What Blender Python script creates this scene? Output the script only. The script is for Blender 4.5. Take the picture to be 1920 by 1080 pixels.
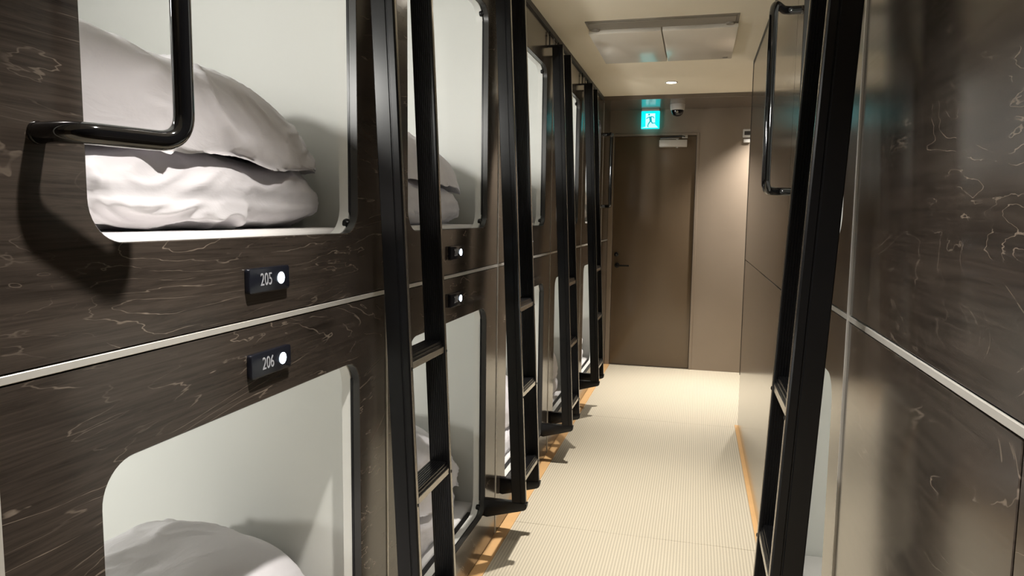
import bpy, bmesh, math, random
from mathutils import Vector, Matrix, noise

# ------------------------------------------------------------------ clear
for o in list(bpy.data.objects):
    bpy.data.objects.remove(o, do_unlink=True)
SC = bpy.context.scene
COL = SC.collection
random.seed(4)

# ------------------------------------------------------------------ camera
CAM_Z = 1.384
yaw, pitch, roll = 0.25429462, 0.1009957, -0.01197231
cy, sy, cp, sp = math.cos(yaw), math.sin(yaw), math.cos(pitch), math.sin(pitch)
fwd = Vector((-sy * cp, cy * cp, -sp))
rt0 = Vector((cy, sy, 0))
dn0 = fwd.cross(rt0)
cr, sr = math.cos(roll), math.sin(roll)
rt = rt0 * cr + dn0 * sr
dn = dn0 * cr - rt0 * sr
cam = bpy.data.cameras.new('camera')
cam.sensor_width = 36
cam.lens = 1320 / 1920 * 36
cam.clip_start = 0.02
camo = bpy.data.objects.new('camera', cam)
COL.objects.link(camo)
up, back = -dn, -fwd
camo.matrix_world = Matrix(((rt.x, up.x, back.x, 0), (rt.y, up.y, back.y, 0), (rt.z, up.z, back.z, CAM_Z), (0, 0, 0, 1)))
SC.camera = camo

# ------------------------------------------------------------------ world, exposure
w = bpy.data.worlds.new('world')
SC.world = w
w.use_nodes = True
w.node_tree.nodes['Background'].inputs[0].default_value = (1, 0.9, 0.78, 1)
w.node_tree.nodes['Background'].inputs[1].default_value = 0.02
vs = SC.view_settings
vs.view_transform = 'Standard'
vs.look = 'None'
vs.gamma = 1
vs.use_curve_mapping = False
vs.exposure = 0.62

# lights: every downlight and capsule lamp makes its own in its builder; powers here
DOWN_W = 178
POD_W = 3.0
POD_U, POD_L = 1.15, 1.4
DOWN_COL = (1.0, 0.95, 0.88)
POD_COL = (1.0, 0.985, 0.93)

# ------------------------------------------------------------------ helpers
def link(o):
    COL.objects.link(o)
    return o

def tag(o, label=None, cat=None, group=None, kind=None):
    if label: o['label'] = label
    if cat: o['category'] = cat
    if group: o['group'] = group
    if kind: o['kind'] = kind
    return o

def empty(name, loc=(0, 0, 0), rz=0, parent=None):
    o = bpy.data.objects.new(name, None)
    o.empty_display_size = 0.1
    o.location = loc
    o.rotation_euler = (0, 0, rz)
    if parent: o.parent = parent
    return link(o)

def mesh(name, v, f, mat, parent=None, smooth=False, loc=None, auto=None):
    me = bpy.data.meshes.new(name)
    me.from_pydata([tuple(p) for p in v], [], f)
    bm = bmesh.new(); bm.from_mesh(me)
    bmesh.ops.recalc_face_normals(bm, faces=bm.faces)
    bm.to_mesh(me); bm.free()
    return bmobj(name, me, mat, parent, smooth, loc, auto)

def bmobj(name, me, mat, parent=None, smooth=False, loc=None, auto=None):
    if mat: me.materials.append(mat)
    if smooth or auto:
        for p in me.polygons: p.use_smooth = True
    if auto:
        try: me.set_sharp_from_angle(angle=math.radians(auto))
        except Exception: pass
    o = bpy.data.objects.new(name, me)
    if parent: o.parent = parent
    if loc: o.location = loc
    return link(o)

def box_vf(b):
    x0, x1, y0, y1, z0, z1 = b
    v = [(x, y, z) for x in (x0, x1) for y in (y0, y1) for z in (z0, z1)]
    f = [(0, 1, 3, 2), (4, 6, 7, 5), (0, 4, 5, 1), (2, 3, 7, 6), (0, 2, 6, 4), (1, 5, 7, 3)]
    return v, f

def boxes(name, bl, mat, parent=None, bevel=0.0, seg=2):
    me = bpy.data.meshes.new(name)
    bm = bmesh.new()
    for b in bl:
        v, f = box_vf(b)
        vv = [bm.verts.new(p) for p in v]
        for q in f: bm.faces.new([vv[i] for i in q])
    bmesh.ops.recalc_face_normals(bm, faces=bm.faces)
    if bevel:
        bmesh.ops.bevel(bm, geom=list(bm.edges), offset=bevel, segments=seg, profile=0.5, affect='EDGES')
    bm.to_mesh(me); bm.free()
    return bmobj(name, me, mat, parent, auto=40 if bevel else None)

def box(name, b, mat, parent=None, bevel=0.0, seg=2):
    return boxes(name, [b], mat, parent, bevel, seg)

def tube(name, pts, r, mat, parent=None, n=16, cap=True):
    """sweep a circle along a polyline of Vectors"""
    pts = [Vector(p) for p in pts]
    v, f = [], []
    prev = None
    for i, p in enumerate(pts):
        t = (pts[min(i + 1, len(pts) - 1)] - pts[max(i - 1, 0)]).normalized()
        if prev is None:
            a = Vector((0, 0, 1)) if abs(t.z) < 0.9 else Vector((1, 0, 0))
            u = t.cross(a).normalized()
        else:
            u = (prev - t * prev.dot(t)).normalized()
        prev = u
        w_ = t.cross(u)
        for k in range(n):
            a = 2 * math.pi * k / n
            v.append(p + (u * math.cos(a) + w_ * math.sin(a)) * r)
    for i in range(len(pts) - 1):
        for k in range(n):
            f.append((i * n + k, i * n + (k + 1) % n, (i + 1) * n + (k + 1) % n, (i + 1) * n + k))
    if cap:
        f.append(tuple(range(n)))
        f.append(tuple((len(pts) - 1) * n + k for k in range(n)))
    return mesh(name, v, f, mat, parent, auto=50)

def fillet(pts, r, n=8):
    """round the corners of a polyline"""
    pts = [Vector(p) for p in pts]
    out = [pts[0]]
    for i in range(1, len(pts) - 1):
        a, b, c = pts[i - 1], pts[i], pts[i + 1]
        d1, d2 = (a - b).normalized(), (c - b).normalized()
        ang = d1.angle(d2)
        L = min(r / math.tan(ang / 2), 0.49 * (a - b).length, 0.49 * (c - b).length)
        p, q = b + d1 * L, b + d2 * L
        for k in range(n + 1):
            t = k / n
            out.append(p * (1 - t) ** 2 + b * 2 * t * (1 - t) + q * t * t)
    out.append(pts[-1])
    return out

def lathe(name, prof, mat, parent=None, n=24, loc=None, axis='z'):
    """prof: (r, h) list"""
    v, f = [], []
    for r, h in prof:
        for k in range(n):
            a = 2 * math.pi * k / n
            p = (r * math.cos(a), r * math.sin(a), h)
            if axis == 'x': p = (h, p[0], p[1])
            if axis == 'y': p = (p[0], h, p[1])
            v.append(p)
    for i in range(len(prof) - 1):
        for k in range(n):
            f.append((i * n + k, i * n + (k + 1) % n, (i + 1) * n + (k + 1) % n, (i + 1) * n + k))
    f.append(tuple(range(n))); f.append(tuple((len(prof) - 1) * n + k for k in range(n)))
    return mesh(name, v, f, mat, parent, auto=40, loc=loc)

def prism(name, poly, a0, a1, mat, parent=None, axis='y', bevel=0.0):
    """extrude a 2D polygon along an axis; poly coordinates are the two other axes in order"""
    def P(p, a):
        return {'x': (a, p[0], p[1]), 'y': (p[0], a, p[1]), 'z': (p[0], p[1], a)}[axis]
    n = len(poly)
    v = [P(p, a0) for p in poly] + [P(p, a1) for p in poly]
    f = [tuple(range(n)), tuple(range(n, 2 * n))] + [(i, (i + 1) % n, n + (i + 1) % n, n + i) for i in range(n)]
    me = bpy.data.meshes.new(name); me.from_pydata(v, [], f)
    bm = bmesh.new(); bm.from_mesh(me)
    bmesh.ops.recalc_face_normals(bm, faces=bm.faces)
    if bevel:
        bmesh.ops.bevel(bm, geom=list(bm.edges), offset=bevel, segments=2, profile=0.5, affect='EDGES')
    bm.to_mesh(me); bm.free()
    return bmobj(name, me, mat, parent, auto=35)

def rrect(y0, y1, z0, z1, r, n=10):
    pts = []
    for cy_, cz_, a0 in ((y1 - r, z1 - r, 0), (y0 + r, z1 - r, 90), (y0 + r, z0 + r, 180), (y1 - r, z0 + r, 270)):
        for k in range(n + 1):
            a = math.radians(a0 + 90 * k / n)
            pts.append((cy_ + r * math.cos(a), cz_ + r * math.sin(a)))
    return pts

def frame_panel(name, outer, inner, r, x0, x1, mat, parent, edge_bevel=0.0015, jamb=None):
    """flat panel with a rounded opening; lies in the y-z plane, between x0 and x1"""
    oy0, oy1, oz0, oz1 = outer
    inn = rrect(*inner, r)
    n = len(inn)
    out = []
    icy, icz = (inner[0] + inner[1]) / 2, (inner[2] + inner[3]) / 2
    q = n // 4
    # outer loop: every inner point pushed to the outer rectangle; the corner arcs collapse on the corners
    for i, (y, z) in enumerate(inn):
        k = i // q; j = i % q
        corner = [(oy1, oz1), (oy0, oz1), (oy0, oz0), (oy1, oz0)][k]
        if j == 0:
            out.append([(oy1, z), (y, oz1), (oy0, z), (y, oz0)][k])
        elif j == q - 1:
            out.append([(y, oz1), (oy0, z), (y, oz0), (oy1, z)][k])
        else:
            out.append(corner)
    me = bpy.data.meshes.new(name)
    bm = bmesh.new()
    rings = []
    e = edge_bevel
    for x, ins, outi in ((x0, 0, 0), (x1 - e, 0, 0)):
        rings.append(([bm.verts.new((x, *p)) for p in inn], [bm.verts.new((x, *p)) for p in out]))
    # front ring slightly eased
    jl = []
    inn2 = rrect(inner[0] - e, inner[1] + e, inner[2] - e, inner[3] + e, r + e)
    fi = [bm.verts.new((x1, *p)) for p in inn2]
    fo = [bm.verts.new((x1, *p)) for p in out]
    def quad(a, b, c, d):
        vs_ = []
        for x in (a, b, c, d):
            if all((x.co - y.co).length > 1e-7 for y in vs_): vs_.append(x)
        if len(vs_) >= 3:
            try: bm.faces.new(vs_)
            except ValueError: pass
    for i in range(n):
        j = (i + 1) % n
        (bi, bo), (mi, mo) = rings
        quad(bi[i], bi[j], bo[j], bo[i])
        quad(fi[i], fi[j], fo[j], fo[i])
        nf = len(bm.faces); quad(bi[i], bi[j], mi[j], mi[i]); jl.extend(list(bm.faces)[nf:])
        quad(mi[i], mi[j], fi[j], fi[i])
        quad(bo[i], bo[j], mo[j], mo[i])
        quad(mo[i], mo[j], fo[j], fo[i])
    if jamb:
        for fc in jl: fc.material_index = 1
    bmesh.ops.remove_doubles(bm, verts=bm.verts, dist=1e-6)
    bmesh.ops.recalc_face_normals(bm, faces=bm.faces)
    bm.to_mesh(me); bm.free()
    o = bmobj(name, me, mat, parent, auto=30)
    if jamb: me.materials.append(jamb)
    return o

def copy_tree(o, parent=None):
    c = o.copy()
    link(c)
    if parent: c.parent = parent
    for ch in list(o.children):
        copy_tree(ch, c)
    return c

# ------------------------------------------------------------------ materials
def mat(name):
    m = bpy.data.materials.new(name)
    m.use_nodes = True
    return m, m.node_tree.nodes, m.node_tree.links, m.node_tree.nodes['Principled BSDF']

def plain(name, c, rough=0.5, metal=0.0, spec=0.5, emit=None, es=0.0, nz=0.0, ns=40, bump=0.0, coat=0.0):
    m, N, L, B = mat(name)
    B.inputs['Base Color'].default_value = (*c, 1)
    B.inputs['Roughness'].default_value = rough
    B.inputs['Metallic'].default_value = metal
    B.inputs['Specular IOR Level'].default_value = spec
    if coat: B.inputs['Coat Weight'].default_value = coat; B.inputs['Coat Roughness'].default_value = 0.05
    if emit:
        B.inputs['Emission Color'].default_value = (*emit, 1)
        B.inputs['Emission Strength'].default_value = es
    if nz or bump:
        tc = N.new('ShaderNodeTexCoord'); n = N.new('ShaderNodeTexNoise')
        n.inputs['Scale'].default_value = ns; n.inputs['Detail'].default_value = 4
        L.new(tc.outputs['Object'], n.inputs['Vector'])
        if nz:
            mr = N.new('ShaderNodeMapRange'); mr.inputs['To Min'].default_value = 1 - nz; mr.inputs['To Max'].default_value = 1 + nz
            L.new(n.outputs['Fac'], mr.inputs['Value'])
            vm = N.new('ShaderNodeVectorMath'); vm.operation = 'SCALE'
            vm.inputs[0].default_value = c
            L.new(mr.outputs['Result'], vm.inputs['Scale']); L.new(vm.outputs['Vector'], B.inputs['Base Color'])
        if bump:
            bp = N.new('ShaderNodeBump'); bp.inputs['Strength'].default_value = bump; bp.inputs['Distance'].default_value = 0.002
            L.new(n.outputs['Fac'], bp.inputs['Height']); L.new(bp.outputs['Normal'], B.inputs['Normal'])
    return m

def math_node(N, L, op, a, b=None, c=None):
    n = N.new('ShaderNodeMath'); n.operation = op
    for i, x in enumerate((a, b, c)):
        if x is None: continue
        if isinstance(x, (int, float)): n.inputs[i].default_value = x
        else: L.new(x, n.inputs[i])
    return n.outputs[0]

def wood_mat(name, dark, light, vein, rough=0.3, vein_amt=1.0):
    """dark stained veneer: horizontal grain, broken pale growth lines"""
    m, N, L, B = mat(name)
    tc = N.new('ShaderNodeTexCoord'); oi = N.new('ShaderNodeObjectInfo')
    geo = N.new('ShaderNodeNewGeometry')
    off = N.new('ShaderNodeVectorMath'); off.operation = 'SCALE'
    off.inputs[0].default_value = (3.1, 17.3, 9.7)
    L.new(oi.outputs['Random'], off.inputs['Scale'])
    add = N.new('ShaderNodeVectorMath'); L.new(geo.outputs['Position'], add.inputs[0]); L.new(off.outputs['Vector'], add.inputs[1])
    def stretched(s, scale, detail=4, dist=0.0, rough_=0.5):
        mp = N.new('ShaderNodeMapping'); mp.inputs['Scale'].default_value = s
        L.new(add.outputs['Vector'], mp.inputs['Vector'])
        n = N.new('ShaderNodeTexNoise'); n.inputs['Scale'].default_value = scale
        n.inputs['Detail'].default_value = detail; n.inputs['Distortion'].default_value = dist
        n.inputs['Roughness'].default_value = rough_
        L.new(mp.outputs['Vector'], n.inputs['Vector'])
        return n.outputs['Fac']
    fine = stretched((2, 2.2, 60), 1.6, 7, 1.2, 0.7)
    broad = stretched((1, 1.3, 7), 1.7, 5, 0.9, 0.6)
    con = stretched((1, 1.15, 4.6), 1.3, 5.5, 0.9, 0.5)
    brk = stretched((1, 4, 11), 2.2, 3, 0.3)
    brk2 = stretched((1, 1.0, 2.2), 2.0, 2, 0.2)
    # thin contour lines of 'con'
    fr = math_node(N, L, 'FRACT', math_node(N, L, 'MULTIPLY', con, 13.0))
    d = math_node(N, L, 'ABSOLUTE', math_node(N, L, 'SUBTRACT', fr, 0.5))
    mr = N.new('ShaderNodeMapRange'); mr.interpolation_type = 'SMOOTHSTEP'
    mr.inputs['From Min'].default_value = 0.048; mr.inputs['From Max'].default_value = 0.006
    L.new(d, mr.inputs['Value'])
    m1 = N.new('ShaderNodeMapRange'); m1.interpolation_type = 'SMOOTHSTEP'
    m1.inputs['From Min'].default_value = 0.40; m1.inputs['From Max'].default_value = 0.62
    L.new(brk, m1.inputs['Value'])
    m2 = N.new('ShaderNodeMapRange'); m2.interpolation_type = 'SMOOTHSTEP'
    m2.inputs['From Min'].default_value = 0.30; m2.inputs['From Max'].default_value = 0.55
    L.new(brk2, m2.inputs['Value'])
    line = math_node(N, L, 'MULTIPLY', math_node(N, L, 'MULTIPLY', mr.outputs['Result'], m1.outputs['Result']), m2.outputs['Result'])
    line = math_node(N, L, 'MULTIPLY', line, vein_amt)
    mix = N.new('ShaderNodeMixRGB'); mix.inputs[1].default_value = (*dark, 1); mix.inputs[2].default_value = (*light, 1)
    s = math_node(N, L, 'ADD', math_node(N, L, 'MULTIPLY', fine, 0.75), math_node(N, L, 'MULTIPLY', broad, 0.45))
    mm = N.new('ShaderNodeMapRange'); mm.inputs['From Min'].default_value = 0.38; mm.inputs['From Max'].default_value = 0.82
    L.new(s, mm.inputs['Value']); L.new(mm.outputs['Result'], mix.inputs[0])
    mix2 = N.new('ShaderNodeMixRGB'); mix2.inputs[2].default_value = (*vein, 1)
    L.new(line, mix2.inputs[0]); L.new(mix.outputs[0], mix2.inputs[1])
    L.new(mix2.outputs[0], B.inputs['Base Color'])
    rr = N.new('ShaderNodeMapRange'); rr.inputs['To Min'].default_value = rough - 0.05; rr.inputs['To Max'].default_value = rough + 0.06
    L.new(fine, rr.inputs['Value']); L.new(rr.outputs['Result'], B.inputs['Roughness'])
    B.inputs['Specular IOR Level'].default_value = 0.22
    B.inputs['Coat Weight'].default_value = 0.8; B.inputs['Coat Roughness'].default_value = 0.14; B.inputs['Coat IOR'].default_value = 1.27
    bp = N.new('ShaderNodeBump'); bp.inputs['Strength'].default_value = 0.04; bp.inputs['Distance'].default_value = 0.0006
    L.new(fine, bp.inputs['Height']); L.new(bp.outputs['Normal'], B.inputs['Normal'])
    return m

WOOD = wood_mat('stained_wood', (0.016, 0.0125, 0.0102), (0.066, 0.052, 0.042), (0.215, 0.175, 0.14), 0.2, 0.9)
WHITE_SHELL = plain('white_moulded_shell', (0.72, 0.725, 0.69), 0.5, nz=0.015, ns=3)
BLACK = plain('black_anodised_metal', (0.005, 0.005, 0.0055), 0.30, spec=0.38, nz=0.2, ns=60)
GLOSS_BLACK = plain('black_gloss_tube', (0.004, 0.004, 0.0045), 0.07, spec=0.6, coat=0.6)
ALU = plain('aluminium_trim', (0.66, 0.64, 0.60), 0.4, metal=0.5, nz=0.04, ns=30)
CEIL = plain('cream_ceiling', (0.93, 0.85, 0.68), 0.75, nz=0.02, ns=5, bump=0.03)
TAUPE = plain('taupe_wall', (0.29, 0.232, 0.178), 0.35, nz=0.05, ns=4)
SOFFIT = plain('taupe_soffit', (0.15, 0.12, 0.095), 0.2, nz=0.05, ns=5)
DOOR = plain('brown_door', (0.15, 0.107, 0.068), 0.25, nz=0.08, ns=2.5)
DARKGREY = plain('dark_grey_trim', (0.05, 0.046, 0.042), 0.5, nz=0.05, ns=20)
JAMB = plain('grey_laminate_edge', (0.030, 0.029, 0.026), 0.32, nz=0.08, ns=15)
EDGE = plain('anodised_edge_strip', (0.42, 0.40, 0.37), 0.24, metal=0.95, nz=0.05, ns=80)
GAP = plain('dark_gap', (0.01, 0.007, 0.005), 0.8, nz=0.1, ns=20)
PLATE = plain('black_plate', (0.008, 0.009, 0.014), 0.22, nz=0.1, ns=40)
DIGIT = plain('pale_digits', (0.36, 0.37, 0.40), 0.5, nz=0.03, ns=50)
LED = plain('white_indicator', (0.8, 0.9, 1), 0.4, emit=(0.75, 0.88, 1.0), es=7)
STEEL = plain('brushed_steel', (0.5, 0.48, 0.44), 0.28, metal=0.9, nz=0.05, ns=60)
CLOSER = plain('painted_silver', (0.62, 0.59, 0.54), 0.4, metal=0.2, nz=0.03, ns=40)
ACWHITE = plain('air_conditioner_white', (0.93, 0.87, 0.76), 0.22, nz=0.02, ns=6)
ACGREY = plain('air_conditioner_grey', (0.30, 0.27, 0.22), 0.5, nz=0.05, ns=10)
LAMP = plain('downlight_lens', (1, 1, 1), 0.4, emit=(1.0, 0.9, 0.75), es=14)
PODLAMP = plain('capsule_lamp_lens', (1, 1, 1), 0.4, emit=(1.0, 0.95, 0.85), es=3)
REFLECTOR = plain('lamp_reflector', (0.8, 0.78, 0.72), 0.2, metal=0.6, nz=0.02, ns=40)
DOME = plain('smoked_dome', (0.006, 0.006, 0.008), 0.06, spec=0.6, nz=0.1, ns=30)
CAMWHITE = plain('camera_white', (0.68, 0.66, 0.62), 0.4, nz=0.02, ns=30)
SIGN = plain('exit_sign_cyan', (0.0, 0.45, 0.42), 0.3, emit=(0.0, 0.62, 0.66), es=0.9)
SIGNW = plain('exit_sign_white', (0.7, 0.9, 0.9), 0.3, emit=(0.42, 1.0, 0.98), es=0.8)
SIGNM = plain('exit_sign_man', (0.0, 0.2, 0.22), 0.4, emit=(0.0, 0.24, 0.28), es=1.0)
STRIP = plain('orange_wood_strip', (0.78, 0.47, 0.21), 0.45, nz=0.08, ns=12)

def fabric_mat(name, c, sheen=0.2):
    m, N, L, B = mat(name)
    tc = N.new('ShaderNodeTexCoord')
    n1 = N.new('ShaderNodeTexNoise'); n1.inputs['Scale'].default_value = 9; n1.inputs['Detail'].default_value = 5; n1.inputs['Distortion'].default_value = 0.8
    mp = N.new('ShaderNodeMapping'); mp.inputs['Scale'].default_value = (1.6, 0.8, 1.6); mp.inputs['Rotation'].default_value = (0.3, 0.2, 0.5)
    L.new(tc.outputs['Object'], mp.inputs['Vector']); L.new(mp.outputs['Vector'], n1.inputs['Vector'])
    r = N.new('ShaderNodeMapRange'); r.inputs['To Min'].default_value = 0.97; r.inputs['To Max'].default_value = 1.02
    L.new(n1.outputs['Fac'], r.inputs['Value'])
    vm = N.new('ShaderNodeVectorMath'); vm.operation = 'SCALE'; vm.inputs[0].default_value = c
    L.new(r.outputs['Result'], vm.inputs['Scale']); L.new(vm.outputs['Vector'], B.inputs['Base Color'])
    bp = N.new('ShaderNodeBump'); bp.inputs['Strength'].default_value = 0.35; bp.inputs['Distance'].default_value = 0.012
    L.new(n1.outputs['Fac'], bp.inputs['Height']); L.new(bp.outputs['Normal'], B.inputs['Normal'])
    B.inputs['Roughness'].default_value = 0.85
    B.inputs['Sheen Weight'].default_value = sheen
    B.inputs['Specular IOR Level'].default_value = 0.2
    return m
COTTON = fabric_mat('white_cotton', (0.78, 0.755, 0.79))
SHEET = fabric_mat('white_sheet', (0.82, 0.80, 0.79))

def tatami_mat():
    m, N, L, B = mat('woven_floor_matting')
    geo = N.new('ShaderNodeNewGeometry')
    sep = N.new('ShaderNodeSeparateXYZ'); L.new(geo.outputs['Position'], sep.inputs[0])
    n = N.new('ShaderNodeTexNoise'); n.inputs['Scale'].default_value = 3; n.inputs['Detail'].default_value = 3
    L.new(geo.outputs['Position'], n.inputs['Vector'])
    wob = math_node(N, L, 'MULTIPLY', n.outputs['Fac'], 1.2)
    ph = math_node(N, L, 'ADD', math_node(N, L, 'MULTIPLY', sep.outputs[0], 2 * math.pi / 0.0125), wob)
    s = math_node(N, L, 'SINE', ph)
    s01 = math_node(N, L, 'MULTIPLY_ADD', s, 0.5, 0.5)
    cw = math_node(N, L, 'SINE', math_node(N, L, 'MULTIPLY', sep.outputs[1], 2 * math.pi / 0.006))
    c01 = math_node(N, L, 'MULTIPLY_ADD', cw, 0.5, 0.5)
    fn = N.new('ShaderNodeTexNoise'); fn.inputs['Scale'].default_value = 160; fn.inputs['Detail'].default_value = 3
    L.new(geo.outputs['Position'], fn.inputs['Vector'])
    fac = math_node(N, L, 'ADD', math_node(N, L, 'MULTIPLY', s01, 0.65), math_node(N, L, 'ADD', math_node(N, L, 'MULTIPLY', c01, 0.08), math_node(N, L, 'MULTIPLY', fn.outputs['Fac'], 0.35)))
    mix = N.new('ShaderNodeMixRGB'); mix.inputs[1].default_value = (0.45, 0.39, 0.29, 1); mix.inputs[2].default_value = (0.74, 0.665, 0.52, 1)
    L.new(fac, mix.inputs[0]); L.new(mix.outputs[0], B.inputs['Base Color'])
    bp = N.new('ShaderNodeBump'); bp.inputs['Strength'].default_value = 0.3; bp.inputs['Distance'].default_value = 0.002
    L.new(fac, bp.inputs['Height']); L.new(bp.outputs['Normal'], B.inputs['Normal'])
    B.inputs['Roughness'].default_value = 0.6
    return m
TATAMI = tatami_mat()

# ------------------------------------------------------------------ key dimensions (metres)
XL, XR = -0.80, 0.317          # faces of the capsule fronts, left and right
CE = 2.394                     # ceiling
SEAM0, PITCH = 0.632, 1.10     # left capsule seams
ZT = 1.18                      # joint between lower and upper capsules
YF = 6.60                      # end wall
YB = -2.4                      # wall behind the camera

# ------------------------------------------------------------------ floor, ceiling, end walls
fl = box('floor', (-1.0, 1.6, YB, YF + 0.1, -0.10, -0.004), GAP)
tag(fl, kind='structure')
ys = [YB, -0.64, 1.18, 3.0, 4.82, YF]
for a, b in zip(ys[:-1], ys[1:]):
    box('mat', (-0.752, 0.298 if b < 4.83 else 1.45, a + 0.0007, b - 0.0007, -0.004, 0.0), TATAMI, fl, 0.0012, 1)
if True:
    t = box('trim_1', (XL - 0.01, -0.752, YB, YF, -0.004, 0.003), STRIP, None, 0.001, 1)
    tag(t, 'orange wooden floor strip along the left capsules', 'floor strip', kind='structure')
    t = box('trim_2', (0.298, XR + 0.02, YB, 4.872, -0.004, 0.003), STRIP, None, 0.001, 1)
    tag(t, 'orange wooden floor strip along the right panels', 'floor strip', kind='structure')
bb = box('baseboard_left', (XL - 0.03, XL - 0.008, YB, YF, -0.004, 0.03), GAP); tag(bb, kind='structure')
bb = box('baseboard_right', (XR + 0.008, XR + 0.03, YB, 4.87, -0.004, 0.03), GAP); tag(bb, kind='structure')

c = box('ceiling', (-3.2, 2.6, YB, YF + 0.1, CE, CE + 0.1), CEIL); tag(c, kind='structure')
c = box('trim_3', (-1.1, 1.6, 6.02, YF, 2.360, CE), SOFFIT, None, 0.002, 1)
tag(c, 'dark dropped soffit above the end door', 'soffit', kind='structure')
c = box('trim_4', (XL - 0.06, XL + 0.012, YB, 6.02, 2.365, CE), DARKGREY, None, 0.002, 1)
tag(c, 'dark grey cornice along the top of the left capsules', 'cornice', kind='structure')
c = box('trim_5', (XR - 0.003, XR + 0.06, YB, 4.87, 2.372, CE), DARKGREY, None, 0.002, 1)
tag(c, 'dark grey cornice along the top of the right panels', 'cornice', kind='structure')
wb = box('wall_back', (-1.2, 1.6, YB - 0.1, YB, 0, CE), TAUPE); tag(wb, kind='structure')
wf = boxes('wall_front', [(-1.2, -0.80, YF, YF + 0.12, 0, CE), (-0.80, -0.02, YF, YF + 0.12, 2.14, CE), (-0.02, 1.6, YF, YF + 0.12, 0, CE)], TAUPE)
tag(wf, kind='structure')
wa = box('wall_alcove', (1.45, 1.55, 4.7, YF, 0, CE), TAUPE); tag(wa, kind='structure')

# ------------------------------------------------------------------ wall panels that are not capsules
wl = empty('wall_left', (XL, 0, 0)); tag(wl, kind='structure')
def panel(parent, x0, x1, y0, y1, z0, z1, m=None):
    return box('panel', (x0, x1, y0 + 0.002, y1 - 0.002, z0, z1), m or WOOD, parent, 0.0012, 1)
for z0, z1 in ((0.012, ZT - 0.008), (ZT + 0.008, 2.368)):
    panel(wl, -0.02, 0, YB, -0.468, z0, z1)
    panel(wl, -0.02, 0, -0.468, SEAM0, z0, z1)
    panel(wl, -0.02, 0, SEAM0 + 5 * PITCH, YF, z0, z1)
wr = empty('wall_right', (XR, 0, 0)); tag(wr, kind='structure')
RS0, RS1 = 1.595, 2.72
for z0, z1 in ((0.012, ZT - 0.008), (ZT + 0.008, 2.375)):
    panel(wr, 0, 0.02, YB, 0.775, z0, z1)
    panel(wr, 0, 0.02, 0.775, RS0, z0, z1)
for z0, z1 in ((0.012, 1.12), (1.123, 2.375)):
    panel(wr, 0, 0.02, RS1, 4.87, z0, z1)
boxes('backing', [(0.02, 0.06, YB, RS0, 0, 2.38), (0.02, 0.06, RS1, 4.86, 0, 2.38)], GAP, wr)
box('end_panel', (0.002, 1.14, 4.853, 4.873, 0.0, 2.385), WOOD, wr)
box('edge_strip', (-0.002, 0.004, 4.866, 4.876, 0.35, 2.385), GAP, wr)
boxes('backing', [(-0.06, -0.02, YB, SEAM0, 0, 2.38), (-0.06, -0.02, SEAM0 + 5 * PITCH, YF, 0, 2.38)], GAP, wl)

# aluminium trims
def trim(n, b, label, m=None):
    t_ = box('trim_%d' % n, b, m or ALU, None, 0.0008, 1)
    return tag(t_, label, 'trim', kind='structure')
trim(6, (XL - 0.01, XL + 0.0015, YB, YF, ZT - 0.0055, ZT + 0.0055), 'horizontal aluminium trim between upper and lower left capsules')
trim(7, (XR - 0.0015, XR + 0.01, YB, RS1, ZT - 0.0055, ZT + 0.0055), 'horizontal aluminium trim between upper and lower right panels')
for k in range(6):
    y = SEAM0 + k * PITCH
    trim(8 + k, (XL - 0.012, XL + 0.0028, y - 0.0038, y + 0.0038, 0.012, 2.365),
         'vertical aluminium joint strip on the left wall, number %s from the camera' % ['one', 'two', 'three', 'four', 'five', 'six'][k])
trim(14, (XR - 0.0045, XR + 0.012, RS0 - 0.0038, RS0 + 0.0038, 0.012, 2.37), 'vertical aluminium joint strip on the right wall beside the ladder')

# ------------------------------------------------------------------ capsules
def text_mesh(name, s, size, mat_, parent, M):
    cu = bpy.data.curves.new(name, 'FONT')
    cu.body = s; cu.size = size; cu.extrude = 0.0004; cu.align_x = 'CENTER'; cu.align_y = 'CENTER'
    cu.resolution_u = 3
    ob = bpy.data.objects.new(name + '_tmp', cu); link(ob)
    dg = bpy.context.evaluated_depsgraph_get(); dg.update()
    me = bpy.data.meshes.new_from_object(ob.evaluated_get(dg))
    bpy.data.objects.remove(ob, do_unlink=True)
    me.transform(M)
    me.name = name
    me.materials.clear()
    return bmobj(name, me, mat_, parent)

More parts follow.
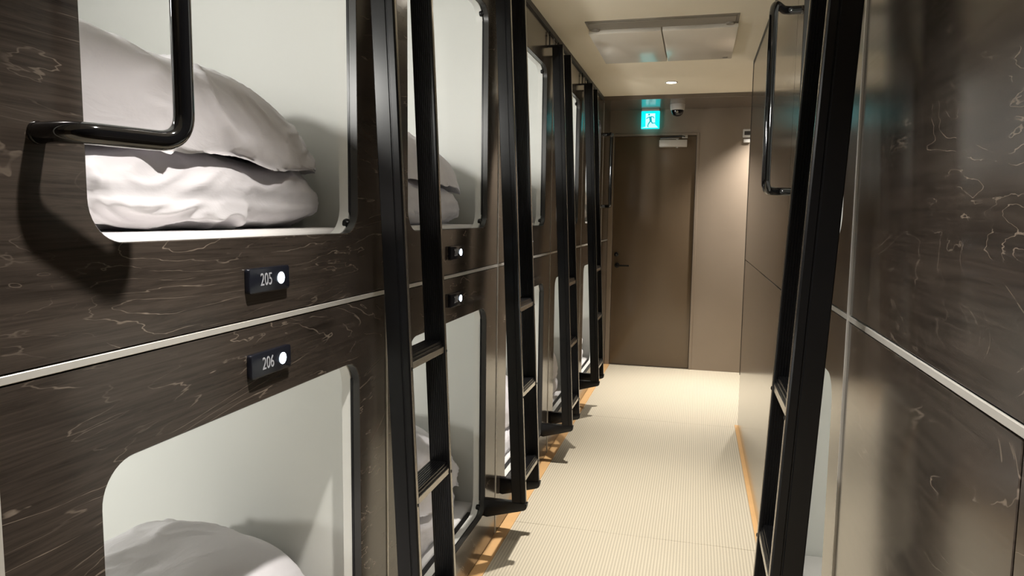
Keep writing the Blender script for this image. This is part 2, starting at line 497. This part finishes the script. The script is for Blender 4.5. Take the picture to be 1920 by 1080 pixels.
def capsule(world, rz, upper, width, op, number, label, lamp_far=False):
    """local frame: x=0 front face, -x into the capsule, y along the corridor, z from the capsule's base"""
    e = empty('sleeping_capsule', world, rz)
    tag(e, label, 'capsule', 'stacked sleeping capsules')
    y0, y1 = op
    if upper:
        pz0, pz1, oz0, oz1 = 0.008, 1.186, 0.160, 1.001
        fz, cz = 0.055, 1.13
    else:
        pz0, pz1, oz0, oz1 = 0.012, ZT - 0.008, 0.169, 1.024
        fz, cz = 0.05, 1.13
    frame_panel('front_panel', (0.002, width - 0.002, pz0, pz1), (y0, y1, oz0, oz1), 0.062, -0.020, 0.0, WOOD, e, jamb=JAMB)
    # moulded white shell: lip round the opening and the box behind it
    sh = frame_panel('shell_lip', (0.012, width - 0.012, fz - 0.02, cz + 0.02), (y0 - 0.002, y1 + 0.002, oz0 - 0.002, oz1 + 0.002), 0.064, -0.052, -0.026, WHITE_SHELL, e)
    i0, i1 = 0.055, width - 0.055
    boxes('shell', [(-2.06, -0.050, i0 - 0.03, i0, fz - 0.02, cz + 0.02), (-2.06, -0.050, i1, i1 + 0.03, fz - 0.02, cz + 0.02),
                    (-2.06, -0.050, i0, i1, fz - 0.02, fz), (-2.06, -0.050, i0, i1, cz, cz + 0.02),
                    (-2.09, -2.06, i0 - 0.03, i1 + 0.03, fz - 0.02, cz + 0.02)], WHITE_SHELL, e)
    # black guides of the roller screen on both jambs and the sill
    for yy in ((y1 - 0.001, y1 + 0.006), (y0 - 0.006, y0 + 0.001)):
        box('screen_guide', (-0.0265, -0.0205, yy[0], yy[1], oz0 + 0.05, oz1 - 0.05), BLACK, e)
    for zz in ((oz0 + 0.022, oz1 - 0.022) if upper else (oz0 + 0.022,)):
        lathe('guide_knob', [(0.004, 0.0), (0.011, 0.001), (0.013, 0.006), (0.012, 0.012), (0.008, 0.018), (0.004, 0.02)], BLACK, e, 12, (-0.036, y1 - 0.006, zz), 'x')
    if not upper:
        box('sill_channel', (-0.075, -0.022, y0 + 0.02, y1 - 0.005, oz0 - 0.03, oz0 - 0.003), BLACK, e, 0.002, 1)
    # wall-mounted reading lamp on the inner side wall near the pillow end
    lz = oz0 + (0.50 if upper else 0.66)
    ly, d_ = (i1, -1) if lamp_far else (i0, 1)
    lp = lathe('reading_lamp', [(0.062, -0.001 * d_), (0.062, 0.010 * d_), (0.058, 0.020 * d_), (0.056, 0.020 * d_)], CAMWHITE, e, 28, (-0.42 if upper else -1.15, ly, lz), 'y')
    lathe('lamp_lens', [(0.054, 0.014 * d_), (0.054, 0.021 * d_), (0.040, 0.026 * d_), (0.004, 0.027 * d_)], PODLAMP, lp, 28, None, 'y')
    li = bpy.data.lights.new('reading_lamp_light', 'AREA'); li.shape = 'DISK'; li.size = 0.10
    li.energy = POD_W * (POD_U if upper else POD_L); li.color = POD_COL
    lo = bpy.data.objects.new('reading_lamp_light', li); link(lo); lo.parent = lp; lo.location = (0, 0.030 * d_, 0); lo.rotation_euler = (d_ * math.pi / 2, 0, 0)
    # number plate with lit button
    if number:
        pz = 0.079 if upper else 1.098
        pl = prism('number_plate', rrect(0.490, 0.622, pz - 0.0235, pz + 0.0235, 0.006, 4), 0.0, 0.011, PLATE, e, 'x', 0.0015)
        if number.strip():
          M = Matrix.Translation((0.0113, 0.490 + 0.132 * 0.40, pz)) @ Matrix.Rotation(math.pi / 2, 4, 'Z') @ Matrix.Rotation(math.pi / 2, 4, 'X') @ Matrix.Diagonal((0.76, 1, 1, 1))
          text_mesh('digits', number, 0.034, DIGIT, pl, M)
        lathe('indicator_light', [(0.0115, 0.0105), (0.0115, 0.0115), (0.0105, 0.0122), (0.002, 0.0124)], LED, pl, 20, (0, 0.490 + 0.132 * 0.775, pz), 'x')
    return e

OP = (0.154, 0.946)
NUM = [('205', '206'), ('207', '208')]
LBLU = ['upper left capsule nearest the camera, plate 205, heaped white bedding inside',
        'second upper left capsule, seen between the rails of the nearest left ladder',
        'third upper left capsule, behind the second left ladder',
        'fourth upper left capsule, behind the third left ladder',
        'farthest upper left capsule, next to the end door']
LBLL = ['lower left capsule nearest the camera, plate 206, bedding at its foot',
        'second lower left capsule, seen between the rails of the nearest left ladder',
        'third lower left capsule, behind the second left ladder',
        'fourth lower left capsule, behind the third left ladder',
        'farthest lower left capsule, next to the end door']
for k in range(5):
    y = SEAM0 + k * PITCH
    capsule((XL, y, ZT), 0, True, PITCH, OP, NUM[k][0] if k < 2 else ' ', LBLU[k])
    capsule((XL, y, 0), 0, False, PITCH, OP, NUM[k][1] if k < 2 else ' ', LBLL[k])
RW = RS1 - RS0
ROP = (0.154, RW - 0.135)
capsule((XR, RS1, ZT), math.pi, True, RW, ROP, None, 'upper right capsule behind the leaning right ladder', True)
capsule((XR, RS1, 0), math.pi, False, RW, ROP, None, 'lower right capsule behind the leaning right ladder', True)

# ------------------------------------------------------------------ ladders
ZB, ZTOP = 1.384 - 1.165, 1.384 + 0.900
def off(z):                                   # distance of the rail's centre line from the wall
    return 0.055 + 0.045 * (0.88 + 1.384 - z)
LW, LT, LD = 0.245, 0.022, 0.058
def rail_profile(inner_up):
    """(x, y) outline: ribbed inner face, outer face with one step; thickness along y"""
    h = LD / 2
    pts = []
    n = 9
    outer = [(-h, 0.002), (-h + 0.002, 0), (-h + 0.036, 0), (-h + 0.0375, 0.0022), (-h + 0.0395, 0.0022), (-h + 0.041, 0.0006), (h - 0.003, 0.0006), (h, 0.003)]
    inner = []
    for i in range(n):
        x = h - 0.004 - i * (LD - 0.008) / n
        s = (LD - 0.008) / n
        inner += [(x, LT), (x - s * 0.55, LT), (x - s * 0.6, LT - 0.0016), (x - s * 0.95, LT - 0.0016)]
    pts = outer + [(h, LT - 0.002), (h - 0.002, LT)] + inner + [(-h + 0.002, LT), (-h, LT - 0.002)]
    if not inner_up:
        pts = [(x, LT - y) for x, y in pts][::-1]
    return pts
def ladder(loc, rz, label):
    e = empty('ladder', loc, rz)
    tag(e, label, 'ladder', 'black capsule ladders')
    for yy, iu in ((0, True), (LW, False)):
        pr = rail_profile(iu)
        n = len(pr)
        v = [(off(ZB) + x, yy + y, ZB) for x, y in pr] + [(off(ZTOP) + x, yy + y, ZTOP) for x, y in pr]
        f = [tuple(range(n)), tuple(range(n, 2 * n))] + [(i, (i + 1) % n, n + (i + 1) % n, n + i) for i in range(n)]
        rl = mesh('rail', v, f, BLACK, e)
        h = LD / 2
        sv = [(off(z) + h + dx, yy + y, z) for z in (ZB + 0.02, ZTOP - 0.01) for dx, y in ((-0.001, 0.006), (0.0012, 0.0065), (0.0012, 0.0155), (-0.001, 0.016))]
        mesh('edge_strip', sv, [(0, 1, 2, 3), (4, 5, 6, 7), (0, 1, 5, 4), (1, 2, 6, 5), (2, 3, 7, 6), (3, 0, 4, 7)], EDGE, rl)
        # foot bracket running back to the wall, closing the rail's end
        xf = off(ZB) + LD / 2 + 0.004
        poly = [(0.0, 0.163), (0.012, 0.160), (xf - 0.012, 0.204), (xf - 0.003, 0.210), (xf, 0.219), (xf, 0.234), (0.0, 0.234)]
        prism('foot_bracket', poly, yy - 0.003, yy + LT + 0.003, BLACK, e, 'y', 0.0015)
        # top hook: plate back to the wall with an upright pin
        xt = off(ZTOP) + LD / 2
        hk = box('top_hook', (0.0, xt, yy - 0.001, yy + LT + 0.001, ZTOP - 0.002, ZTOP + 0.007), BLACK, e, 0.001, 1)
        tube('pin', [(0.010, yy + LT / 2, ZTOP + 0.006), (0.010, yy + LT / 2, ZTOP + 0.078)], 0.0035, BLACK, hk, 8)
        lathe('pin_head', [(0.002, -0.004), (0.006, -0.003), (0.006, 0.003), (0.002, 0.004)], BLACK, hk, 10, (0.010, yy + LT / 2, ZTOP + 0.058))
    for zt in (1.384 - 0.343, 1.384 - 0.686, 1.384 - 1.029):
        xc = off(zt)
        r = 0.027
        # ribbed tread
        pts = []
        nr = 7
        for i in range(nr):
            x = xc - r + i * (2 * r - 0.006) / nr
            s = (2 * r - 0.006) / nr
            pts += [(x, zt), (x + s * 0.6, zt), (x + s * 0.68, zt - 0.0014), (x + s * 0.95, zt - 0.0014)]
        pts += [(xc + r - 0.006, zt), (xc + r - 0.006, zt - 0.007), (xc + r - 0.003, zt - 0.007), (xc + r - 0.003, zt - 0.034), (xc + r - 0.008, zt - 0.034), (xc + r - 0.008, zt - 0.010), (xc - r, zt - 0.010)]
        rg = prism('rung', pts[::-1], LT - 0.001, LW + 0.001, BLACK, e, 'y')
        box('nosing', (xc + r - 0.003, xc + r + 0.0015, LT, LW, zt - 0.033, zt - 0.016), EDGE, rg, 0.0006, 1)
        for yy in (LT * 0.5, LW + LT * 0.5):
            lathe('bolt', [(0.0045, 0), (0.0045, 0.0035), (0.002, 0.0045)], BLACK, rg, 8, (xc + LD / 2, yy, zt - 0.03), 'x')
    return e
LL = ['nearest left ladder, between the first and second left capsules',
      'second left ladder from the camera',
      'third left ladder from the camera',
      'farthest left ladder, closest to the end door']
lad = ladder((XL, SEAM0 + PITCH - 0.170, 0), 0, LL[0])
for k in range(1, 4):
    c = copy_tree(lad)
    c.location = (XL, SEAM0 + (k + 1) * PITCH - 0.170, 0)
    c['label'] = LL[k]
c = copy_tree(lad)
c.location = (XR, 1.38 + LW + LT, 0); c.rotation_euler = (0, 0, math.pi)
c['label'] = 'large black ladder leaning on the right wall'

# ------------------------------------------------------------------ grab bars
def grab_bar(wall, my, q, side, p, label):
    """tube leaves the wall, bends sideways by q and runs upright at distance p"""
    s = 1 if side == 'l' else -1
    z0, z1 = 1.384 + 0.097, 1.384 + 0.700
    e = empty('grab_bar', (wall, my, 1.384 + 0.1))
    tag(e, label, 'grab bar', 'black tubular grab bars')
    zo = 1.384 + 0.1
    r = 0.0140
    path = fillet([(0.002 * s, 0, z0 - zo), (0.058 * s, 0, z0 - zo), (p * s, q, z0 - zo), (p * s, q, z1 - zo), (0.058 * s, 0, z1 - zo), (0.002 * s, 0, z1 - zo)], 0.042, 10)
    tube('tube', path, r, GLOSS_BLACK, e, 20)
    for z in (z0 - zo, z1 - zo):
        lathe('wall_flange', [(r + 0.0006, -0.003 * s), (r + 0.0006, 0.004 * s), (r + 0.0002, 0.005 * s)], GLOSS_BLACK, e, 20, (0, 0, z), 'x')
    return e
grab_bar(XL, 0.714, 0.142, 'l', 0.10, 'thick black grab bar in front of the capsule with plate 205')
grab_bar(XL, 6.05, -0.06, 'l', 0.088, 'far grab bar on the left wall in front of the door')
grab_bar(XR, 2.60, -0.10, 'r', 0.10, 'tall black grab bar on the right wall behind the ladder')

# ------------------------------------------------------------------ bedding
def fbm(p, o=3):
    return noise.fractal(p, 1.0, 2.0, o)
def ridge(p):
    n = noise.noise(p)
    return (1 - abs(n) * 2.2)
def heap_shape(u, w_, hx, hy, sq, pw):
    x = u * math.sqrt(max(0, 1 - 0.30 * w_ * w_)); y = w_ * math.sqrt(max(0, 1 - 0.30 * u * u))
    th = max(0.0, (1 - abs(u) ** sq) * (1 - abs(w_) ** sq)) ** pw
    return x * hx, y * hy, th
def heap(name, cx, cy_, hx, hy, zmid, T, seed, m, tilt=(0, 0), up=0.65, nu=96, wr=0.010, floor=None, pw=0.42, sq=2.6, twist=0.0, droop=0.0, under=None, limits=None):
    """puffy cushion: rounded-rectangle outline, soft rim, creased along its normals"""
    v, f = [], []
    nv = max(24, int(nu * 1.1))
    sd = Vector((seed * 7.13, seed * 3.7, seed * 1.9))
    ct, st = math.cos(twist), math.sin(twist)
    grid = {}
    def puff(q, sx, sy_, sz, ang, k):
        c_, s_ = math.cos(ang), math.sin(ang)
        p = Vector(((q.x * c_ + q.y * s_) * sx, (-q.x * s_ + q.y * c_) * sy_, q.z * sz + k))
        return min(1.0, abs(noise.noise(p)) * 2.6) ** 0.62 - 0.55
    def fold(q, sx, sy_, sz, ang, k):
        c_, s_ = math.cos(ang), math.sin(ang)
        p = Vector(((q.x * c_ + q.y * s_) * sx, (-q.x * s_ + q.y * c_) * sy_, q.z * sz + k))
        return max(0.0, 1 - abs(noise.noise(p)) * 4.5) ** 1.6
    rims = []
    def pt(i, j, top):
        u = math.sin((-1 + 2 * i / nu) * math.pi / 2); w_ = math.sin((-1 + 2 * j / nv) * math.pi / 2)
        px, py, th = heap_shape(u, w_, hx, hy, sq, pw)
        q = Vector((px, py, 0)) + sd
        rim = 1 - th
        lump = 0.25 * noise.noise(q * 3.0)
        z = zmid + tilt[0] * px + tilt[1] * py - droop * (max(0, rim - 0.2)) ** 1.5
        if top: z += th * T * up * (1 + lump)
        else: z -= th * T * (1 - up) * (1 + 0.4 * lump)
        px += noise.noise(q * 6 + Vector((0, 0, 5))) * 0.018 * min(1, rim * 1.3)
        py += noise.noise(q * 6 + Vector((5, 0, 5))) * 0.018 * min(1, rim * 1.3)
        rims.append(rim)
        return Vector((cx + px * ct - py * st, cy_ + px * st + py * ct, z))
    idx, tops = {}, []
    for top in (True, False):
        for i in range(nu + 1):
            for j in range(nv + 1):
                edge = i in (0, nu) or j in (0, nv)
                if edge and not top: idx[(i, j, False)] = idx[(i, j, True)]; continue
                idx[(i, j, top)] = len(v); v.append(pt(i, j, top)); tops.append(top)
    for top in (True, False):
        for i in range(nu):
            for j in range(nv):
                a_ = [idx[(i, j, top)], idx[(i + 1, j, top)], idx[(i + 1, j + 1, top)], idx[(i, j + 1, top)]]
                f.append(a_ if top else a_[::-1])
    tmp = bpy.data.meshes.new('tmp'); tmp.from_pydata([tuple(p) for p in v], [], f); tmp.update()
    nrm = [Vector(n_.vector) for n_ in tmp.vertex_normals]
    bpy.data.meshes.remove(tmp)
    out = []
    for p, n_, rim, top in zip(v, nrm, rims, tops):
        q = p + sd
        wq = q + Vector((noise.noise(q * 3.5), noise.noise(q * 3.5 + Vector((9, 2, 1))), noise.noise(q * 3.5 + Vector((2, 7, 1))))) * 0.13 \
               + Vector((noise.noise(q * 10), noise.noise(q * 10 + Vector((4, 2, 1))), 0)) * 0.02
        soft = 0.5 * puff(wq, 1.6, 2.6, 3.0, 0.6 + seed, seed) + 0.18 * puff(wq, 3.0, 6.0, 6.0, 2.0 + seed, seed + 5.1)
        m1_ = min(1, max(0, noise.noise(q * 3.1 + Vector((1, 5, 9))) * 2.2 + 0.45)); m2_ = min(1, max(0, noise.noise(q * 3.4 + Vector((7, 2, 3))) * 2.2 + 0.35))
        dz = soft + 0.75 * m1_ * fold(wq, 2.2, 9.0, 7.0, 0.5 + 0.7 * seed, seed + 1.3) + 0.6 * m2_ * fold(wq, 3.0, 13.0, 10.0, 1.5 + 0.7 * seed, seed + 4.9) + 0.25 * m1_ * fold(wq, 5.0, 24.0, 20.0, 0.9 + 0.7 * seed, seed + 7.7)
        p = p + n_ * (wr * dz * (1.0 if rim < 0.8 else max(0.25, (1 - rim) * 5)))
        X, Y, z = p
        if limits: X = min(max(X, limits[0]), limits[1]); Y = min(max(Y, limits[2]), limits[3])
        if floor is not None: z = max(z, floor + (0.004 if top else 0.001))
        if under:
            gx, gy = X / 0.02, Y / 0.02
            ix, iy = math.floor(gx), math.floor(gy)
            fx, fy = gx - ix, gy - iy
            lo_ = floor if floor is not None else -9
            g_ = sum(under.get((ix + da, iy + db), lo_) * (fx if da else 1 - fx) * (fy if db else 1 - fy) for da in (0, 1) for db in (0, 1))
            z = max(z, g_ + (0.020 if top else 0.014))
        if top:
            kk = (round(X / 0.02), round(Y / 0.02))
            for da in (-1, 0, 1):
                for db in (-1, 0, 1):
                    k2 = (kk[0] + da, kk[1] + db)
                    grid[k2] = max(grid.get(k2, -9), z)
        out.append((X, Y, z))
    o = mesh(name, out, f, m, None, smooth=True)
    # soften the stair steps of the height map for whatever is laid on top
    for _ in range(6):
        add = {}
        for (a_, b_), g0 in grid.items():
            for da, db in ((1, 0), (-1, 0), (0, 1), (0, -1)):
                k_ = (a_ + da, b_ + db)
                if k_ not in grid: add[k_] = max(add.get(k_, -9), g0 - 0.010)
        grid.update(add)
    for _ in range(3):
        grid = {k_: sum(grid.get((k_[0] + da, k_[1] + db), g0) for da in (-1, 0, 1) for db in (-1, 0, 1)) / 9 for k_, g0 in grid.items()}
    return o, grid

def mattress(world, rz, upper, width, label):
    zt = 0.171 if upper else 0.168
    fz = 0.055 if upper else 0.05
    o = box('mattress', (-1.98, -0.056 if upper else -0.078, 0.06, width - 0.06, fz + 0.0005, zt), SHEET, None, 0.012, 3)
    o.location = world; o.rotation_euler = (0, 0, rz)
    return tag(o, label, 'mattress', 'capsule mattresses')

def place(o, world, rz, label, cat, group):
    o.location = world; o.rotation_euler = (0, 0, rz)
    return tag(o, label, cat, group)

NTH = ['nearest', 'second', 'third', 'fourth', 'farthest']
def bedding(world, rz, upper, width, where, seed, detail, big, small):
    mt = 0.171 if upper else 0.168
    mattress(world, rz, upper, width, 'white sheeted mattress ' + where)
    b, s = big, small
    lim = (-1.9, -0.07 if upper else -0.09, 0.062, width - 0.062)
    p, g = heap('pillow', s['c'][0], s['c'][1], s['h'][0], s['h'][1], mt + s['z'], s['T'], seed, COTTON, s.get('tilt', (0, 0)), 0.62, detail, s.get('wr', 0.010), mt, twist=s.get('tw', 0), droop=s.get('droop', 0), limits=lim, sq=s.get('sq', 2.6))
    place(p, world, rz, 'white crumpled pillow under the folded duvet ' + where, 'pillow', 'white capsule pillows')
    d, g = heap('duvet', b['c'][0], b['c'][1], b['h'][0], b['h'][1], mt + b['z'], b['T'], seed + 11, COTTON, b.get('tilt', (0, 0)), b.get('up', 0.6), detail, b.get('wr', 0.014), mt, pw=b.get('pw', 0.5), twist=b.get('tw', 0), droop=b.get('droop', 0), under=g, limits=lim, sq=b.get('sq', 2.6))
    place(d, world, rz, 'white folded duvet heaped ' + where, 'duvet', 'white capsule duvets')

BIGU = dict(c=(-0.395, 0.60), h=(0.32, 0.44), z=0.195, T=0.36, tilt=(-0.16, -0.12), up=0.50, droop=0.02, pw=0.34, sq=3.0, wr=0.0155)
SMALLU = dict(c=(-0.34, 0.575), h=(0.262, 0.445), z=0.060, T=0.17, wr=0.018, sq=3.2)
BIGL = dict(c=(-0.37, 0.70), h=(0.27, 0.34), z=0.20, T=0.38, tilt=(-0.12, -0.10), up=0.58, droop=0.03, pw=0.38, wr=0.018)
SMALLL = dict(c=(-0.34, 0.64), h=(0.25, 0.38), z=0.05, T=0.19, wr=0.018)
for k in range(5):
    y = SEAM0 + k * PITCH
    det = [110, 72, 48, 36, 28][k]
    bedding((XL, y, ZT), 0, True, PITCH, 'in the %s upper left capsule' % NTH[k], (6, 2, 3, 4, 5)[k], det, BIGU, SMALLU)
    bedding((XL, y, 0), 0, False, PITCH, 'in the %s lower left capsule' % NTH[k], 21 + k, det, BIGL, SMALLL)
mattress((XR, RS1, ZT), math.pi, True, RW, 'white sheeted mattress in the upper right capsule')
mattress((XR, RS1, 0), math.pi, False, RW, 'white sheeted mattress in the lower right capsule')

# ------------------------------------------------------------------ ceiling fittings
def downlight(x, y, label, cone=74, z=CE, power=1.0):
    e = empty('downlight', (x, y, z)); tag(e, label, 'downlight', 'round recessed downlights')
    lathe('ring', [(0.046, 0.0), (0.046, -0.004), (0.040, -0.006), (0.037, -0.003), (0.037, 0.0)], REFLECTOR, e, 32)
    lathe('lens', [(0.036, -0.001), (0.036, -0.003), (0.02, -0.005), (0.002, -0.0055)], LAMP, e, 28)
    li = bpy.data.lights.new('downlight_beam', 'SPOT')
    li.energy = DOWN_W * power; li.color = DOWN_COL; li.spot_size = math.radians(cone); li.spot_blend = 1.0; li.shadow_soft_size = 0.028
    lo = bpy.data.objects.new('downlight_beam', li); link(lo); lo.parent = e; lo.location = (0, 0, -0.012)
    return e
downlight(-0.22, 5.49, 'round ceiling downlight between the air conditioner and the end door', 74, CE, 0.85)
downlight(-0.25, 3.20, 'ceiling downlight above the second left ladder')
downlight(-0.27, 0.92, 'ceiling downlight above the capsule with plate 205', 89)
downlight(0.60, 6.30, 'soffit downlight in the alcove beside the end door', 112, 2.36, 0.8)
downlight(-0.25, -1.36, 'ceiling downlight behind the camera')

ac = empty('ceiling_air_conditioner', (-0.215, 4.18, CE)); tag(ac, 'white two-panel air conditioner set in the ceiling', 'air conditioner')
box('recess_frame', (-0.385, 0.385, -0.44, 0.45, -0.006, 0.002), ACGREY, ac, 0.002, 1)
box('intake_slot', (-0.37, 0.37, -0.43, -0.30, -0.012, -0.005), ACGREY, ac, 0.002, 1)
for x0, x1 in ((-0.385, -0.003), (0.003, 0.385)):
    p = box('cover_panel', (x0, x1, -0.29, 0.45, -0.030, -0.006), ACWHITE, ac, 0.004, 2)
for x in (-0.345, 0.345):
    lathe('hinge', [(0.02, -0.02), (0.024, -0.014), (0.024, -0.004), (0.02, 0.0)], ACGREY, ac, 16, (x, -0.315, 0))
box('latch', (0.33, 0.36, 0.40, 0.425, -0.034, -0.029), ACGREY, ac, 0.002, 1)

# ------------------------------------------------------------------ end of the corridor
d = empty('door_1', (-0.80, YF, 0)); tag(d, 'brown flush door at the end of the corridor', 'door', kind='structure')
box('leaf', (0.045, 0.772, 0.012, 0.06, 0.006, 2.125), DOOR, d, 0.003, 2)
boxes('frame', [(0.0, 0.042, -0.006, 0.12, 0, 2.15), (0.775, 0.80, -0.006, 0.12, 0, 2.15), (0.042, 0.775, -0.006, 0.12, 2.128, 2.15)], TAUPE, d, 0.002, 1)
box('threshold', (0.04, 0.78, -0.002, 0.06, -0.002, 0.004), STEEL, d)
hd = lathe('handle_rose', [(0.024, 0.012), (0.024, 0.002), (0.012, 0.0), (0.010, -0.035)], BLACK, d, 20, (0.095, 0, 0.945), 'y')
tube('lever', fillet([(0.0, -0.034, 0), (0.0, -0.045, 0), (0.115, -0.045, 0)], 0.01, 4), 0.008, BLACK, hd, 10)
lk = lathe('lock_cylinder', [(0.020, 0.012), (0.020, 0.003), (0.016, 0.0)], BLACK, d, 20, (0.085, 0, 1.045), 'y')
lathe('keyhole', [(0.006, 0.0), (0.006, -0.002), (0.003, -0.0025)], STEEL, lk, 10, None, 'y')

dc = empty('door_closer', (-0.23, YF, 2.05)); tag(dc, 'silver door closer at the top of the brown door', 'door closer')
box('body', (-0.122, 0.122, -0.045, 0.012, -0.026, 0.036), CLOSER, dc, 0.004, 2)
lathe('pinion', [(0.011, -0.034), (0.011, 0.042), (0.006, 0.046)], CLOSER, dc, 12, (0.035, -0.022, 0))
boxes('arm', [(-0.115, 0.05, -0.036, -0.020, 0.044, 0.050)], CLOSER, dc, 0.001, 1)
tube('fore_arm', [(-0.108, -0.03, 0.054), (0.085, -0.085, 0.062), (0.098, -0.01, 0.066)], 0.005, BLACK, dc, 8)
box('arm_bracket', (0.075, 0.125, -0.014, 0.0, 0.052, 0.080), CLOSER, dc, 0.002, 1)

es = empty('exit_sign', (-0.435, 6.545, 2.36)); tag(es, 'glowing cyan running man exit sign above the door', 'exit sign')
box('mount', (-0.078, 0.078, -0.012, 0.04, -0.020, -0.0005), CLOSER, es, 0.002, 1)
box('lit_panel', (-0.081, 0.081, -0.014, 0.012, -0.176, -0.021), SIGN, es, 0.003, 2)
def flat(name, polys, y, m, parent):
    v, f = [], []
    for poly in polys:
        n0 = len(v); n = len(poly)
        v += [(x, y, z) for x, z in poly] + [(x, y + 0.0008, z) for x, z in poly]
        f.append(tuple(range(n0, n0 + n))); f.append(tuple(range(n0 + n, n0 + 2 * n)))
        f += [(n0 + i, n0 + (i + 1) % n, n0 + n + (i + 1) % n, n0 + n + i) for i in range(n)]
    return mesh(name, v, f, m, parent)
def T(px, py):                               # picture of the sign on a 0..38 x 0..38 grid
    return ((px / 38 - 0.5) * 0.158, -0.022 - py / 38 * 0.152)
flat('doorway', [[T(9, 5), T(29, 5), T(29, 29), T(36, 36.5), T(2, 36.5), T(9, 34)]], -0.0150, SIGNW, es)
def limb(a, b, w0, w1):
    ax, ay = a; bx, by = b
    L_ = math.hypot(bx - ax, by - ay); nx, ny = -(by - ay) / L_, (bx - ax) / L_
    return [T(ax + nx * w0, ay + ny * w0), T(bx + nx * w1, by + ny * w1), T(bx - nx * w1, by - ny * w1), T(ax - nx * w0, ay - ny * w0)]
man = [[T(16 + 2.0 * math.cos(a * math.pi / 6), 7.5 + 2.0 * math.sin(a * math.pi / 6)) for a in range(12)],
       limb((18.5, 12), (20, 22), 2.6, 2.4), limb((17.5, 12), (13, 15), 1.1, 1.0), limb((13.2, 14.6), (10, 17), 1.0, 0.9),
       limb((19.5, 12), (25, 12.5), 1.1, 1.0), limb((24.6, 12.2), (27, 16), 1.0, 0.9),
       limb((19.5, 21.5), (15, 28), 1.5, 1.2), limb((15.2, 27.6), (13.5, 34), 1.2, 0.9), limb((13.5, 33.6), (16, 34.6), 0.9, 0.8),
       limb((20.5, 21.5), (23.5, 27), 1.4, 1.2), limb((23, 26.6), (29.5, 26), 1.1, 0.9)]
flat('running_man', man, -0.0158, SIGNM, es)

dm = empty('dome_camera', (-0.195, 6.33, 2.36)); tag(dm, 'white dome security camera under the dark soffit', 'security camera')
lathe('housing', [(0.062, 0.0), (0.062, -0.02), (0.060, -0.042), (0.054, -0.050)], CAMWHITE, dm, 28)
lathe('dome', [(0.052, -0.048), (0.050, -0.066), (0.042, -0.084), (0.028, -0.096), (0.012, -0.101), (0.002, -0.102)], DOME, dm, 28)
lathe('lens', [(0.010, 0.0), (0.012, -0.008), (0.009, -0.016), (0.003, -0.017)], STEEL, dm, 16, (0.0, -0.038, -0.070), 'y')

wp = empty('wall_panel_switch', (0.40, YF, 2.13)); tag(wp, 'small white control box on the end wall beside the right panels', 'control box')
box('body', (-0.036, 0.036, -0.03, 0.0, -0.032, 0.040), CAMWHITE, wp, 0.004, 2)
box('screen', (-0.024, 0.024, -0.0315, -0.029, -0.012, 0.022), DARKGREY, wp, 0.001, 1)
box('sensor', (-0.028, 0.028, -0.024, 0.0, -0.075, -0.045), CAMWHITE, wp, 0.004, 2)
